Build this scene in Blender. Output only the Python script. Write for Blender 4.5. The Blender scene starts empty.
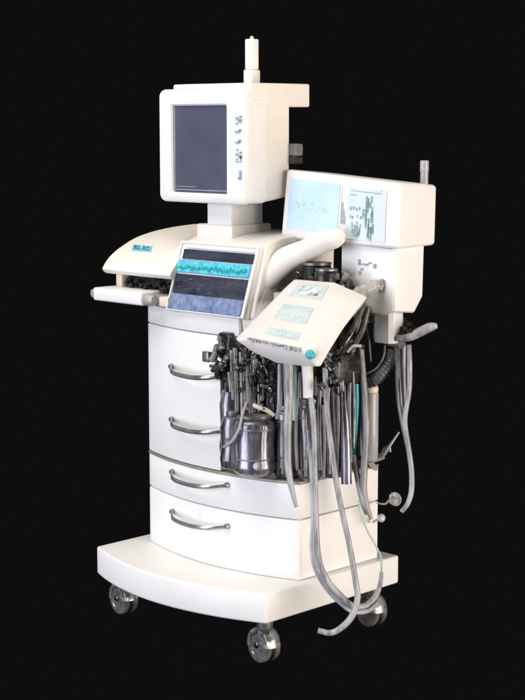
import bpy, bmesh, math, random
from mathutils import Vector, Matrix
random.seed(7)
S = bpy.context.scene
C = S.collection
PI = math.pi

# ------------------------------------------------------------------ materials
def new_mat(name):
    m = bpy.data.materials.new(name); m.use_nodes = True
    nt = m.node_tree; b = nt.nodes['Principled BSDF']
    return m, nt, b

def mat(name, col, rough=.4, metal=0, var=.0, vscale=12, vcol=None, bump=0, bscale=200, trans=0, coat=0, ior=1.46, stretch=(1,1,1), lo=.35, hi=.7):
    m, nt, b = new_mat(name)
    b.inputs['Base Color'].default_value = (*col, 1)
    b.inputs['Roughness'].default_value = rough
    b.inputs['Metallic'].default_value = metal
    b.inputs['Transmission Weight'].default_value = trans
    b.inputs['Coat Weight'].default_value = coat
    b.inputs['IOR'].default_value = ior
    tc = nt.nodes.new('ShaderNodeTexCoord'); mp = nt.nodes.new('ShaderNodeMapping')
    mp.inputs['Scale'].default_value = stretch
    nt.links.new(tc.outputs['Object'], mp.inputs['Vector'])
    if var or vcol:
        n = nt.nodes.new('ShaderNodeTexNoise'); n.inputs['Scale'].default_value = vscale
        n.inputs['Detail'].default_value = 6; n.inputs['Roughness'].default_value = .65
        nt.links.new(mp.outputs[0], n.inputs['Vector'])
        r = nt.nodes.new('ShaderNodeValToRGB')
        r.color_ramp.elements[0].position = lo; r.color_ramp.elements[1].position = hi
        v2 = vcol if vcol else tuple(min(1, c*(1+var)) for c in col)
        r.color_ramp.elements[0].color = (*col, 1); r.color_ramp.elements[1].color = (*v2, 1)
        nt.links.new(n.outputs['Fac'], r.inputs['Fac']); nt.links.new(r.outputs[0], b.inputs['Base Color'])
        rr = nt.nodes.new('ShaderNodeMapRange')
        rr.inputs['To Min'].default_value = max(.03, rough-.08); rr.inputs['To Max'].default_value = rough+.12
        nt.links.new(n.outputs['Fac'], rr.inputs['Value']); nt.links.new(rr.outputs[0], b.inputs['Roughness'])
    if bump:
        n2 = nt.nodes.new('ShaderNodeTexNoise'); n2.inputs['Scale'].default_value = bscale; n2.inputs['Detail'].default_value = 3
        nt.links.new(mp.outputs[0], n2.inputs['Vector'])
        bp = nt.nodes.new('ShaderNodeBump'); bp.inputs['Strength'].default_value = bump; bp.inputs['Distance'].default_value = .002
        nt.links.new(n2.outputs['Fac'], bp.inputs['Height']); nt.links.new(bp.outputs[0], b.inputs['Normal'])
    return m

M = {}
M['white'] = mat('white_enamel', (.80,.80,.80), .42, vcol=(.76,.755,.745), vscale=7, bump=.12, bscale=60)
M['plastic'] = mat('white_plastic', (.80,.795,.785), .5, vcol=(.75,.745,.73), vscale=9, bump=.1, bscale=90)
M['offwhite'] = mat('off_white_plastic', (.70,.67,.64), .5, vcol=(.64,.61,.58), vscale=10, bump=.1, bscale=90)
M['cream'] = mat('cream_plastic', (.79,.755,.70), .5, vcol=(.75,.71,.65), vscale=8, bump=.12, bscale=70)
M['worn'] = mat('worn_white_enamel', (.80,.80,.79), .45, vcol=(.55,.50,.45), vscale=9, stretch=(5,5,1.1), lo=.64, hi=.72, bump=.1, bscale=50)
M['chrome'] = mat('chrome', (.42,.42,.41), .24, 1, vcol=(.12,.12,.115), vscale=50, lo=.4, hi=.6)
M['steel'] = mat('brushed_steel', (.28,.28,.27), .36, .7, vcol=(.07,.07,.068), vscale=40, bump=.2, bscale=90)
M['darkmetal'] = mat('blackened_metal', (.018,.018,.018), .3, .3, vcol=(.10,.10,.095), vscale=45, lo=.5, hi=.75, bump=.5, bscale=60)
M['black'] = mat('black_plastic', (.012,.012,.013), .4, vcol=(.03,.03,.032), vscale=20)
M['rubber'] = mat('grey_rubber', (.13,.13,.135), .5, vcol=(.25,.25,.26), vscale=20)
M['wheelmat'] = mat('smoky_wheel', (.07,.07,.07), .15, .5, vcol=(.36,.36,.34), vscale=22, coat=.6, bump=.3, bscale=30)
M['smokehood'] = mat('smoky_hood', (.06,.06,.06), .14, .4, vcol=(.50,.50,.48), vscale=26, coat=.9, lo=.42, hi=.6, bump=.8, bscale=35)
M['handle'] = mat('satin_handle', (.26,.26,.255), .24, .7, vcol=(.55,.55,.54), vscale=30, stretch=(.5,1,1))
M['hose'] = mat('grey_silicone_hose', (.16,.16,.165), .42, vcol=(.40,.40,.41), vscale=34, coat=.2, stretch=(1.6,1.6,.22), lo=.36, hi=.62, bump=.5, bscale=50)
M['hosedark'] = mat('smoked_hose', (.035,.035,.038), .28, vcol=(.20,.20,.21), vscale=34, coat=.5, stretch=(1.6,1.6,.22), lo=.38, hi=.64, bump=.5, bscale=50)
M['hoselight'] = mat('pale_blue_grey_hose', (.24,.25,.29), .3, vcol=(.50,.51,.56), vscale=30, coat=.4, stretch=(1,1,.3))
M['teal'] = mat('teal_plastic', (.01,.28,.36), .35, vcol=(.03,.40,.46), vscale=25)
M['mint'] = mat('mint_hose', (.32,.50,.46), .35, vcol=(.50,.64,.60), vscale=25, stretch=(1,1,.3))
M['glasscan'] = mat('smoked_glass', (.045,.045,.055), .16, .35, vcol=(.26,.26,.32), vscale=20, coat=.6, stretch=(2.2,2.2,.45), bump=1, bscale=14, lo=.38, hi=.62)  # pale vertical streaks paint highlights into the glass colour
M['glassdark'] = mat('dark_smoked_glass', (.02,.021,.028), .18, .3, vcol=(.26,.26,.31), vscale=18, coat=.7, stretch=(2.4,2.4,.28), bump=.6, bscale=16, lo=.40, hi=.66)  # darker version, its highlight streaks likewise put into the colour
M['greyplastic'] = mat('grey_plastic', (.30,.30,.31), .35, vcol=(.42,.42,.43), vscale=14, coat=.3)
M['screen'] = mat('dark_screen_glass', (.072,.080,.118), .3, vcol=(.092,.10,.145), vscale=5, coat=.3)
M['scrframe'] = mat('dark_screen_surround', (.10,.10,.12), .4)
M['paleblue'] = mat('pale_blue_display', (.46,.66,.80), .35, vcol=(.60,.75,.84), vscale=10)
M['palepanel'] = mat('pale_keypad_film', (.58,.69,.77), .4, vcol=(.68,.76,.80), vscale=12)
M['navy'] = mat('navy_window', (.016,.020,.034), .3, vcol=(.055,.062,.09), vscale=12, coat=.3, stretch=(.6,1,2))
M['bluestrip'] = mat('blue_tube_bank', (.10,.36,.66), .3, vcol=(.10,.62,.66), vscale=60, stretch=(1,1,.7), bump=.5, bscale=90, lo=.4, hi=.6)
M['greenstrip'] = mat('green_float', (.0,.30,.20), .35, vcol=(.02,.45,.45), vscale=60)
M['smokeprint'] = mat('grey_window_print', (.05,.06,.08), .4, vcol=(.13,.14,.17), vscale=40)
M['denim'] = mat('slate_blue_panel', (.10,.15,.29), .4, vcol=(.26,.34,.52), vscale=34, bump=.3, bscale=40)
M['inkgrey'] = mat('grey_print', (.42,.50,.53), .5, vcol=(.16,.20,.21), vscale=70)
M['inkdark'] = mat('dark_green_print', (.07,.20,.21), .5, vcol=(.46,.60,.63), vscale=80)
M['inkblue'] = mat('blue_print', (.02,.10,.20), .5, vcol=(.03,.16,.26), vscale=60)
M['badge'] = mat('light_blue_badge', (.25,.60,.74), .4)
M['wash'] = mat('pale_blue_label', (.42,.545,.575), .5, vcol=(.58,.64,.645), vscale=26)
M['keyfilm'] = mat('white_key_film', (.70,.75,.79), .45, vcol=(.76,.78,.80), vscale=14)
M['edgekeys'] = mat('mottled_grey_keys', (.20,.23,.23), .4, vcol=(.62,.63,.62), vscale=70)
M['smudge'] = mat('printed_diagram', (.62,.70,.72), .5, vcol=(.09,.12,.12), vscale=30, lo=.46, hi=.64)
M['olive'] = mat('olive_trim', (.24,.22,.16), .4, .3, vcol=(.42,.40,.34), vscale=30)
M['bone'] = mat('bone_plastic', (.70,.62,.52), .5)
def clear():
    m, nt, b = new_mat('clear_plastic')
    b.inputs['Base Color'].default_value = (.80,.80,.80,1); b.inputs['Roughness'].default_value = .12
    b.inputs['Transmission Weight'].default_value = .72; b.inputs['IOR'].default_value = 1.3
    return m
M['clear'] = clear()

# ------------------------------------------------------------------ mesh helpers
org = {}
def V(p): return Vector(p)
def finish(bm, base):
    bmesh.ops.recalc_face_normals(bm, faces=bm.faces)
    for v in bm.verts: v.co -= base
def obj(name, bm, m, parent=None, label=None, base=None):
    if parent is not None: base = org[parent.name]
    base = V(base) if base is not None else None
    if base is None:
        zs = min(v.co.z for v in bm.verts); n = len(bm.verts)
        c = sum((v.co for v in bm.verts), Vector())/n; base = Vector((c.x, c.y, zs))
    finish(bm, base)
    me = bpy.data.meshes.new(name); bm.to_mesh(me); bm.free()
    me.materials.append(M[m])
    for p in me.polygons: p.use_smooth = True
    me.set_sharp_from_angle(angle=math.radians(38))
    o = bpy.data.objects.new(name, me); C.objects.link(o)
    if parent is not None: o.parent = parent
    else: o.location = base
    org[o.name] = base
    if label: o['label'] = label
    return o
def thing(name, label, cat, loc, group=None):
    o = bpy.data.objects.new(name, None); C.objects.link(o); o.location = loc
    o.empty_display_size = .1
    o['label'] = label; o['category'] = cat
    if group: o['group'] = group
    org[o.name] = V(loc); return o
def tag(o, label, cat, group=None):
    o['label'] = label; o['category'] = cat
    if group: o['group'] = group
    return o
def copy_part(o, delta, parent=None):
    c = o.copy(); C.objects.link(c); c.parent = parent if parent else o.parent
    if not parent: c.location = o.location + V(delta)
    org[c.name] = org[o.name]
    for ch in list(o.children):
        if ch is not c: copy_part(ch, (0,0,0), c)
    return c
def join(bm, tmp):
    me = bpy.data.meshes.new('t'); tmp.to_mesh(me); tmp.free(); bm.from_mesh(me); bpy.data.meshes.remove(me)
def bevel(bm, w, seg=2, ang=25):
    if w <= 0: return
    es = [e for e in bm.edges if len(e.link_faces)==2 and e.calc_face_angle(0) > math.radians(ang)]
    bmesh.ops.bevel(bm, geom=es, offset=w, segments=seg, profile=.5, affect='EDGES', clamp_overlap=True)
def box(x0,x1,y0,y1,z0,z1,bev=.004,seg=2,bm=None,rot=None):
    t = bmesh.new(); bmesh.ops.create_cube(t, size=1)
    c = Vector(((x0+x1)/2,(y0+y1)/2,(z0+z1)/2))
    for v in t.verts: v.co = Vector((v.co.x*(x1-x0), v.co.y*(y1-y0), v.co.z*(z1-z0)))
    bmesh.ops.recalc_face_normals(t, faces=t.faces); bevel(t, bev, seg)
    if rot is not None:
        for v in t.verts: v.co = rot @ v.co
    for v in t.verts: v.co += c
    if bm is None: return t
    join(bm, t); return bm
def loft(rings, bev=0, seg=2, caps=True, ang=25, bm=None):
    t = bmesh.new(); R = [[t.verts.new(V(p)) for p in r] for r in rings]; n = len(R[0])
    for a, b in zip(R, R[1:]):
        for i in range(n): t.faces.new((a[i], a[(i+1)%n], b[(i+1)%n], b[i]))
    if caps: t.faces.new(R[0][::-1]); t.faces.new(R[-1])
    bmesh.ops.recalc_face_normals(t, faces=t.faces); bevel(t, bev, seg, ang)
    if bm is None: return t
    join(bm, t); return bm
def prism(pts, axis, a, b, bev=.004, seg=2, ang=25, bm=None):
    def P(p, k):
        return {'X': (k,p[0],p[1]), 'Y': (p[0],k,p[1]), 'Z': (p[0],p[1],k)}[axis]
    return loft([[P(p,a) for p in pts],[P(p,b) for p in pts]], bev, seg, True, ang, bm)
def frames(pts):
    T = []
    for i in range(len(pts)):
        a = pts[max(0,i-1)]; b = pts[min(len(pts)-1,i+1)]; T.append((b-a).normalized())
    n = T[0].orthogonal().normalized(); N = []
    for t in T:
        n = (n - t*n.dot(t)).normalized(); N.append(n)
    return T, N
def smooth_pts(pts, k=8):
    P = [V(p) for p in pts]; P = [P[0]*2-P[1]]+P+[P[-1]*2-P[-2]]; out = []
    for i in range(1, len(P)-2):
        for j in range(k):
            t = j/k; a,b,c,d = P[i-1],P[i],P[i+1],P[i+2]
            out.append(.5*((2*b)+(c-a)*t+(2*a-5*b+4*c-d)*t*t+(3*b-a-3*c+d)*t**3))
    out.append(P[-2]); return out
def tube(pts, r, n=12, k=8, ribs=0, depth=.12, bm=None, hollow=False):
    """a round tube through the points; ribs = corrugation pitch in metres; hollow = open far end"""
    P = smooth_pts(pts, k) if len(pts) > 2 else [V(p) for p in pts]
    rs = r if isinstance(r, (list,tuple)) else [r]*len(pts)
    def rad(i):
        f = i/(len(P)-1)*(len(rs)-1); j = min(int(f), len(rs)-2); return rs[j]+(rs[j+1]-rs[j])*(f-j)
    radii = [rad(i) for i in range(len(P))]
    if ribs:
        L = [0]
        for a,b in zip(P,P[1:]): L.append(L[-1]+(b-a).length)
        m = max(4, int(L[-1]/ribs)*4); Q = []; RR = []; j = 0
        for s in range(m+1):
            d = L[-1]*s/m
            while j < len(L)-2 and L[j+1] < d: j += 1
            f = (d-L[j])/max(1e-9, L[j+1]-L[j]); Q.append(P[j].lerp(P[j+1], f))
            RR.append((radii[j]*(1-f)+radii[j+1]*f)*(1+depth*(.5 if s%4==1 else -.5 if s%4==3 else 0)*2*.5))
        P, radii = Q, RR
    T, N = frames(P); rings = []
    for p,t,nn,rr in zip(P,T,N,radii):
        b = t.cross(nn); rings.append([p+(nn*math.cos(2*PI*i/n)+b*math.sin(2*PI*i/n))*rr for i in range(n)])
    if hollow:
        for s, d in ((.72,0),(.70,-.02)):
            p,t,nn,rr = P[-1],T[-1],N[-1],radii[-1]*s; b = t.cross(nn)
            rings.append([p+t*d+(nn*math.cos(2*PI*i/n)+b*math.sin(2*PI*i/n))*rr for i in range(n)])
    return loft(rings, 0, bm=bm)
def lathe(o, prof, axis=(0,0,1), n=28, bm=None):
    """prof: (height along axis, radius)"""
    a = V(axis).normalized(); u = a.orthogonal().normalized(); w = a.cross(u); o = V(o)
    return loft([[o+a*h+(u*math.cos(2*PI*i/n)+w*math.sin(2*PI*i/n))*max(r,1e-4) for i in range(n)] for h,r in prof], 0, bm=bm)
def sheet(p00, p10, p11, p01, u0, u1, v0, v1, off, th=.0015, bm=None, bev=0):
    """a thin plate lying on the bilinear quad p00-p10-p11-p01, raised by off"""
    p00,p10,p11,p01 = map(V,(p00,p10,p11,p01)); nrm = (p10-p00).cross(p01-p00).normalized()
    def at(u,v): return (p00*(1-u)+p10*u)*(1-v)+(p01*(1-u)+p11*u)*v
    q = [at(u0,v0),at(u1,v0),at(u1,v1),at(u0,v1)]
    return loft([[p+nrm*(off-th) for p in q],[p+nrm*off for p in q]], bev, 1, bm=bm)

# ------------------------------------------------------------------ 1. the machine
mach = thing('anesthesia_machine', 'white anesthesia machine cart with bowed drawers, wide base and four casters', 'medical machine', (-.36,.33,0))
def arc(x, xl, xr, y, sag):
    c = (xl+xr)/2; h = (xr-xl)/2; return y - sag*(1-((x-c)/h)**2)
def bowed(x0, x1, xl, xr, y, sag, yb, n=20):
    xs = [x0+(x1-x0)*i/n for i in range(n+1)]
    return [(x, arc(x,xl,xr,y,sag)) for x in xs]+[(x1,yb),(x0,yb)]
# base platform
base = obj('base_platform', prism(bowed(-.75,0,-.75,0,0,.085,.587), 'Z', .130, .2185, .007, 3, 40), 'white', mach)
# lower drawers
FR = (-.68,-.026,.163,.064)
def fr(x): return arc(x,*FR)
low = obj('drawer', prism(bowed(-.68,-.026,*FR,.515), 'Z', .2195, .398, .003, 2, 40), 'worn', mach, 'tall bottom drawer with scuffed side')
mid = obj('drawer', prism(bowed(-.68,-.026,*FR,.515), 'Z', .4015, .5055, .003, 2, 40), 'white', mach, 'shallow drawer under the canister deck')
obj('plinth_gap', prism([(x,y+.012) if y<.3 else (x,y-.01) for x,y in bowed(-.668,-.038,*FR,.515)], 'Z', .3985, .401, 0), 'olive', mach)
obj('deck_trim', prism(bowed(-.682,-.024,-.682,-.024,.161,.064,.517), 'Z', .5065, .5135, .002, 1, 40), 'olive', mach)
# upper cabinet
def slab(x0,x1,z0,z1,off,b=.003):
    return prism([(x,y-off) if i<21 else (x,y) for i,(x,y) in enumerate(bowed(x0,x1,*FR,.50))], 'Z', z0, z1, b, 2, 40)
obj('cabinet_body', prism([(x,y+.02) if i<21 else (x,y) for i,(x,y) in enumerate(bowed(-.672,-.292,*FR,.50))], 'Z', .5145, .978, .002, 1, 40), 'white', mach)
obj('front_panel', prism([(x,fr(x)) for x in [-.68+.39*i/16 for i in range(17)]]+[(x,fr(x)+.018) for x in [-.29-.39*i/16 for i in range(17)]], 'Z', .516, .9215, .0025, 2, 40), 'white', mach)
obj('fascia', prism([(x,fr(x)) for x in [-.68+.46*i/16 for i in range(17)]]+[(x,fr(x)+.018) for x in [-.22-.46*i/16 for i in range(17)]], 'Z', .9245, .982, .0025, 2, 40), 'white', mach)
# bow handles
def handle(z, x0=-.515, x1=-.262):
    bm = bmesh.new(); pts = []
    xs = [x0+(x1-x0)*i/12 for i in range(13)]
    for i,x in enumerate(xs):
        s = math.sin(PI*i/12); pts.append((x, fr(x)-.006-.036*min(1,s*1.7), z-.012*s))
    lathe((x0,fr(x0)+.002,z), [(0,.0095),(.009,.0085),(.014,.0065)], (0,-1,0), 16, bm)
    lathe((x1,fr(x1)+.002,z), [(0,.0095),(.009,.0085),(.014,.0065)], (0,-1,0), 16, bm)
    rings = []
    P = [V(p) for p in pts]; T,_ = frames(P)
    for i,(p,t) in enumerate(zip(P,T)):
        o_ = t.cross(Vector((0,0,1))).normalized(); w = .0072; th = .0036
        rings.append([p+o_*(th*math.cos(a))+Vector((0,0,1))*(w*math.sin(a)) for a in [2*PI*j/12 for j in range(12)]])
    loft(rings, bm=bm); return bm
obj('handle', handle(.352), 'handle', low)
obj('handle', handle(.4775), 'handle', mid)
panel_obj = [o for o in mach.children if o.name.startswith('front_panel')][0]
h1 = obj('handle', handle(.806), 'handle', panel_obj)
copy_part(h1, (0,0,-.164))
# casters
def caster(x, y):
    bm = bmesh.new()
    t0 = Vector((x,y,0))
    lathe((x,y,.098), [(0,.022),(.012,.024),(.033,.024)], bm=bm)
    c = obj('caster', bm, 'steel', mach)
    ax = Vector((.16,.987,0)); fwd = Vector((-.987,.16,0))
    ctr = Vector((x,y,.048)) + fwd*.006
    for s in (-1,1):
        w = lathe(ctr+ax*(s*.0145), [(-s*.012,.030),(-s*.0115,.044),(-s*.008,.0505),(.0,.0525),(s*.008,.0505),(s*.0112,.044),(s*.0115,.034),(s*.009,.032),(s*.008,.014),(s*.013,.012)], ax, 32)
        wh = obj('wheel', w, 'wheelmat', c)
    # hood over the twin wheels
    rings = []
    for s,rr in ((-.028,.036),(-.026,.048),(-.010,.055),(.010,.055),(.026,.048),(.028,.036)):
        ring = []
        for j in range(11):
            a = math.radians(-12 + 190*j/10); ring.append(ctr+ax*s+fwd*(math.cos(a)*rr)+Vector((0,0,1))*(math.sin(a)*rr))
        for j in range(11):
            a = math.radians(-12 + 190*(10-j)/10); r2 = rr-.0035; ring.append(ctr+ax*(s*.92)+fwd*(math.cos(a)*r2)+Vector((0,0,1))*(math.sin(a)*r2))
        rings.append(ring)
    obj('wheel_hood', loft(rings, 0), 'smokehood', c)
    bm = bmesh.new()
    lathe(ctr-ax*.0305, [(0,.007),(.003,.010),(.005,.010),(.0055,.006),(.0555,.006),(.056,.010),(.058,.010),(.061,.007)], ax, 16, bm)
    obj('axle', bm, 'chrome', c)
    return c
c0 = caster(-.052,.048)
for d in ((-.645,.02,0),(0,.475,0),(-.645,.475,0)): copy_part(c0, d)

# desk hood: one profile along x, rising to the back
prof = [(-0.8200, 0.1000, 1.0920), (-0.8200, 0.1160, 1.1120), (-0.8200, 0.1420, 1.1330), (-0.8200, 0.1840, 1.1560), (-0.8200, 0.2430, 1.1800), (-0.8200, 0.3160, 1.1960), (-0.8200, 0.4040, 1.2060), (-0.8200, 0.4940, 1.2110)]
prof2 = [(p.y,p.z) for p in smooth_pts([(0,p[1],p[2]) for p in prof], 4)]
yb = prof2[-1][0]; zt = prof2[-1][1]
hp = [(prof2[0][0]+.010, prof2[0][1]-.019),(prof2[0][0]+.002, prof2[0][1]-.014),(prof2[0][0]-.003, prof2[0][1]-.006)]+prof2+[(yb+.02,zt-.012),(yb+.02,1.07),(.30,1.066)]
def hood_ring(x, s=1, dy=0, dz=0): return [(x, .30+(y-.30)*s+dy, 1.09+(z-1.09)*s+dz) for y,z in hp]
def lifted(x, k):
    out = []
    for (xx,y,z) in hood_ring(x):
        if z > 1.10 and y > .125: z += k*.030*min(1,(y-.125)/.05)*max(0,min(1,(.52-y)/.30))
        out.append((xx,y,z))
    return out
obj('desk_hood', loft([hood_ring(-.832,.90), hood_ring(-.826,.975), hood_ring(-.815), hood_ring(-.62), lifted(-.58,.12), lifted(-.545,.5), lifted(-.52,.88), lifted(-.503,1)], .0, ang=60), 'cream', mach)
# badge lettering on the hood
q = [(-0.7490, 0.1590, 1.1420), (-0.6580, 0.1590, 1.1420), (-0.6870, 0.1890, 1.1580), (-0.7790, 0.1910, 1.1590)]
bd = obj('badge', sheet(*q, 0,1,0,1, .0035, .004), 'badge', mach, 'light blue badge with dark lettering')
def letters(q, strokes, off, bm):
    for (u0,v0,u1,v1) in strokes: sheet(*q, u0,u1,v0,v1, off, .001, bm=bm)
bm = bmesh.new()
letters(q, [(.10,.2,.13,.8),(.13,.55,.18,.8),(.18,.2,.22,.8),(.26,.2,.29,.8),(.29,.68,.37,.8),(.29,.2,.37,.32),(.37,.3,.40,.7),(.44,.2,.50,.36),
  (.56,.2,.59,.75),(.59,.65,.66,.8),(.66,.2,.69,.75),(.59,.42,.66,.52),(.74,.2,.77,.8),(.77,.68,.88,.8),(.77,.2,.88,.32),(.88,.2,.91,.8)], .0046, bm)
obj('lettering', bm, 'inkblue', bd)

# console block with the slanted front
cx0, cx1 = -.512, -.178
body = [(.112,.983),(.172,1.189),(.20,1.202),(.25,1.212),(.33,1.217),(.44,1.216),(.465,1.205),(.46,.96),(.14,.96)]
console = obj('console_body', prism(body, 'X', -.502, -.165, .006, 3, 30), 'cream', mach)
ob = bmesh.new()
prism([(.118,.981),(.126,.915),(.17,.895),(.46,.895),(.46,1.07),(.20,1.10),(.16,1.06)], 'X', -.219, -.162, .006, 2, 30, ob)
obj('console_skirt', ob, 'cream', mach)
# slanted frame: quad on the plane of the panel
A = Vector((-.512,.090,.982)); B = Vector((-.178,.090,.982)); D = Vector((-.512,.157,1.188)); E_ = Vector((-.178,.157,1.188))
def slant(u0,u1,v0,v1,off,th,bm=None,bev=0): return sheet(A,B,E_,D,u0,u1,v0,v1,off,th,bm,bev)
cp = obj('control_panel_frame', slant(0,1,0,1,.0,.022,bev=.004), 'white', mach)
fb = bmesh.new()
slant(0,.02,0,1,.006,.008,fb,.002); slant(.972,1,0,1,.006,.008,fb,.002); slant(.02,.972,.965,1,.006,.008,fb,.002); slant(.02,.972,0,.02,.006,.008,fb,.002)
slant(.10,.955,.90,.925,.006,.010,fb,.002)
obj('frame_rim', fb, 'white', cp)
obj('upper_window', slant(.06,.965,.745,.885,.003,.004), 'navy', cp)
obj('tube_bank', slant(.022,.95,.55,.73,.006,.008,bev=.002), 'bluestrip', cp)
obj('lower_window', slant(.03,.95,.25,.53,.003,.004), 'navy', cp)
obj('gauge_row', slant(.022,.95,.025,.245,.005,.007,bev=.002), 'denim', cp)
gb = bmesh.new()
for k in range(60):
    u = .045+k*.0146; a_ = random.uniform(.585,.625); slant(u,u+.0125,a_,a_+random.uniform(.02,.055),.0072+.0002*(k%5),.003,gb)
obj('flow_floats', gb, 'greenstrip', cp)
nrm = (B-A).cross(D-A).normalized()
for u in (.16,.36,.55,.76):
    c_ = A.lerp(B,u).lerp(D.lerp(E_,u), .142)
    g = obj('gauge', lathe(c_+nrm*.004, [(0,.0165),(.0025,.0165),(.0035,.0135),(.0035,.0125),(.002,.012)], nrm, 24), 'denim', cp)
    nb = bmesh.new(); lathe(c_+nrm*.0062, [(0,.0115),(.0006,.0115)], nrm, 20, nb)
    obj('dial', nb, 'denim', g)
bm = bmesh.new()
for k in range(34):
    u = random.uniform(.08,.84); v = random.uniform(.28,.50); slant(u,u+random.uniform(.02,.08),v,v+random.uniform(.004,.010),.0045,.003,bm)
obj('window_marking', bm, 'smokeprint', cp)

# swooping fairing to the right of the console
obj('side_fairing', tube([(-0.2190, 0.1385, 0.9718),(-0.2093, 0.1578, 1.0211),(-0.1924, 0.1865, 1.0820),(-0.1481, 0.2205, 1.1412),(-0.0871, 0.2448, 1.1754),(-0.0184, 0.2468, 1.2020),(0.0336, 0.2447, 1.2191),(0.0536, 0.2520, 1.2282),(0.0594, 0.2583, 1.2310)], [.020,.027,.036,.038,.032,.031,.029,.020,.004], n=32), 'cream', mach)

# pull-out side tray
bm = bmesh.new()
tray = obj('side_tray', box(-.822,-.590,.058,.30,.990,1.031,.007,3), 'white', mach, 'white pull-out writing tray with grey end caps')
bm = bmesh.new()
box(-.846,-.8205,.064,.29,.996,1.024,.009,3,bm); obj('end_cap', bm, 'clear', tray)
bm = bmesh.new(); lathe((-.5915,.078,1.008), [(0,.018),(.012,.019),(.030,.018),(.040,.014)], (1,0,0), 20, bm); box(-.5915,-.548,.09,.29,.992,1.022,.006,2,bm)
obj('end_cap', bm, 'greyplastic', tray)
obj('tray_bracket', box(-.548,-.505,.090,.24,.989,1.020,.005,2), 'bone', mach)
obj('hood_foot', box(-.795,-.765,.13,.19,1.029,1.072,.005,2), 'bone', mach)
bm = bmesh.new()
box(-.76,-.52,.16,.44,.985,1.066,.006,2,bm)  # dark block stands in for shadow under the hood; small clutter follows
for k in range(46):
    x = random.uniform(-.762,-.50); y = .145+random.uniform(-.012,.01); z = random.uniform(1.034,1.062); s = random.uniform(.004,.012)
    box(x-s,x+s,y-s,y+s,z-s*.6,z+s*.6,.001,1,bm, Matrix.Rotation(random.uniform(-1,1),3,'Y'))
obj('shadow_gap_clutter', bm, 'darkmetal', mach)

# back column of the open bay
bm = bmesh.new()
box(-.288,-.10,.44,.50,.514,.905,.004,2,bm)
obj('bay_back_panel', bm, 'black', mach)
bm = bmesh.new(); box(-.225,-.185,.425,.4395,.53,.88,.004,2,bm); obj('bay_rail', bm, 'denim', mach)

# arms that carry the swinging column
bm = bmesh.new()
tube([(-.16,.44,1.02),(-.03,.45,1.03),(.07,.455,1.0)], .011, bm=bm)
tube([(-.16,.44,.955),(-.05,.43,.965),(.08,.42,.99)], .009, bm=bm)
lathe((-.155,.44,1.01),[(0,.02),(.03,.02)],(1,0,0),bm=bm)
obj('column_arm', bm, 'steel', mach)
# hooks at the cabinet's edge
bm = bmesh.new()
tube([(-.03,.505,.50),(0.0164, 0.4215, 0.5493),(0.0683, 0.4199, 0.5692),(0.0916, 0.4193, 0.5937),(0.1101, 0.4468, 0.6405)], [.008,.009,.008,.005,.003], bm=bm)
tube([(0.0069, 0.4098, 0.5374),(0.0571, 0.4060, 0.5546),(0.0795, 0.4159, 0.5654)], .006, bm=bm)
tube([(0.0686, 0.4196, 0.5663),(0.0772, 0.4183, 0.5888),(0.0868, 0.4295, 0.5976),(0.0907, 0.4298, 0.5800)], .004, bm=bm)
obj('hose_hook', bm, 'greyplastic', mach)

# ------------------------------------------------------------------ 2. monitor on top
MX0,MX1 = -.608,-.234
mon = thing('patient_monitor', 'boxy white monitor with dark grey screen and top post, standing above the desk hood', 'monitor', (-.40,.28,1.225))
def rrect(x0,x1,z0,z1,r,y,n=5):
    P=[]
    for cx,cz,a0 in ((x1-r,z1-r,0),(x0+r,z1-r,90),(x0+r,z0+r,180),(x1-r,z0+r,270)):
        for i in range(n+1):
            a = math.radians(a0+90*i/n); P.append((cx+r*math.cos(a), y, cz+r*math.sin(a)))
    return P
z0,z1 = 1.3055,1.6435
# bezel ring with a real opening
bez = loft([rrect(-.548,-.314,1.335,1.5945,.004,.166), rrect(-.548,-.314,1.335,1.5945,.004,.155), rrect(-.553,-.309,1.330,1.5995,.008,.150),
            rrect(MX0+.008,MX1-.008,z0+.008,z1-.008,.018,.150), rrect(MX0+.003,MX1-.003,z0+.003,z1-.003,.021,.1525), rrect(MX0,MX1,z0,z1,.023,.160), rrect(MX0,MX1,z0,z1,.023,.172), rrect(MX0+.004,MX1-.004,z0+.004,z1-.004,.02,.1722), rrect(-.548,-.314,1.335,1.5945,.004,.1722)], caps=False)
obj('bezel', bez, 'plastic', mon)
sc = obj('screen', loft([rrect(-.5475,-.3145,1.3355,1.594,.004,.171), rrect(-.5475,-.3145,1.3355,1.594,.004,.160)]), 'screen', mon)
bm = bmesh.new()
box(-.5465,-.5425,.158,.162,1.337,1.593,.0008,1,bm); box(-.54,-.316,.1585,.162,1.342,1.3445,.0006,1,bm); box(-.54,-.45,.1585,.162,1.352,1.3535,.0004,1,bm)
obj('screen_edge', bm, 'greyplastic', sc)
obj('front_shell', loft([rrect(MX0+.006,MX1-.001,z0+.003,z1-.002,.02,.1725), rrect(MX0+.008,MX1-.001,z0+.002,z1-.002,.02,.238), rrect(MX0+.012,MX1-.005,z0+.004,z1-.006,.02,.2395)]), 'plastic', mon)
obj('rear_shell', loft([rrect(MX0+.016,MX1-.004,z0+.004,z1-.004,.018,.240), rrect(MX0+.02,MX1-.002,z0+.012,z1-.004,.018,.300), rrect(MX0+.03,MX1-.002,z0+.018,z1-.01,.015,.336)], ang=50), 'cream', mon)
cap = obj('top_cap', prism([(-.585,.19),(-.52,.176),(-.30,.172),(-.236,.176),(-.234,.426),(-.30,.432),(-.56,.432),(-.60,.40)], 'Z', 1.590, 1.6585, .006, 3, 25), 'cream', mon)
bm = bmesh.new(); box(-.2335,-.2315,.190,.232,1.6065,1.6095,.0005,1,bm)
obj('vent_ridge', bm, 'white', mon)
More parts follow.
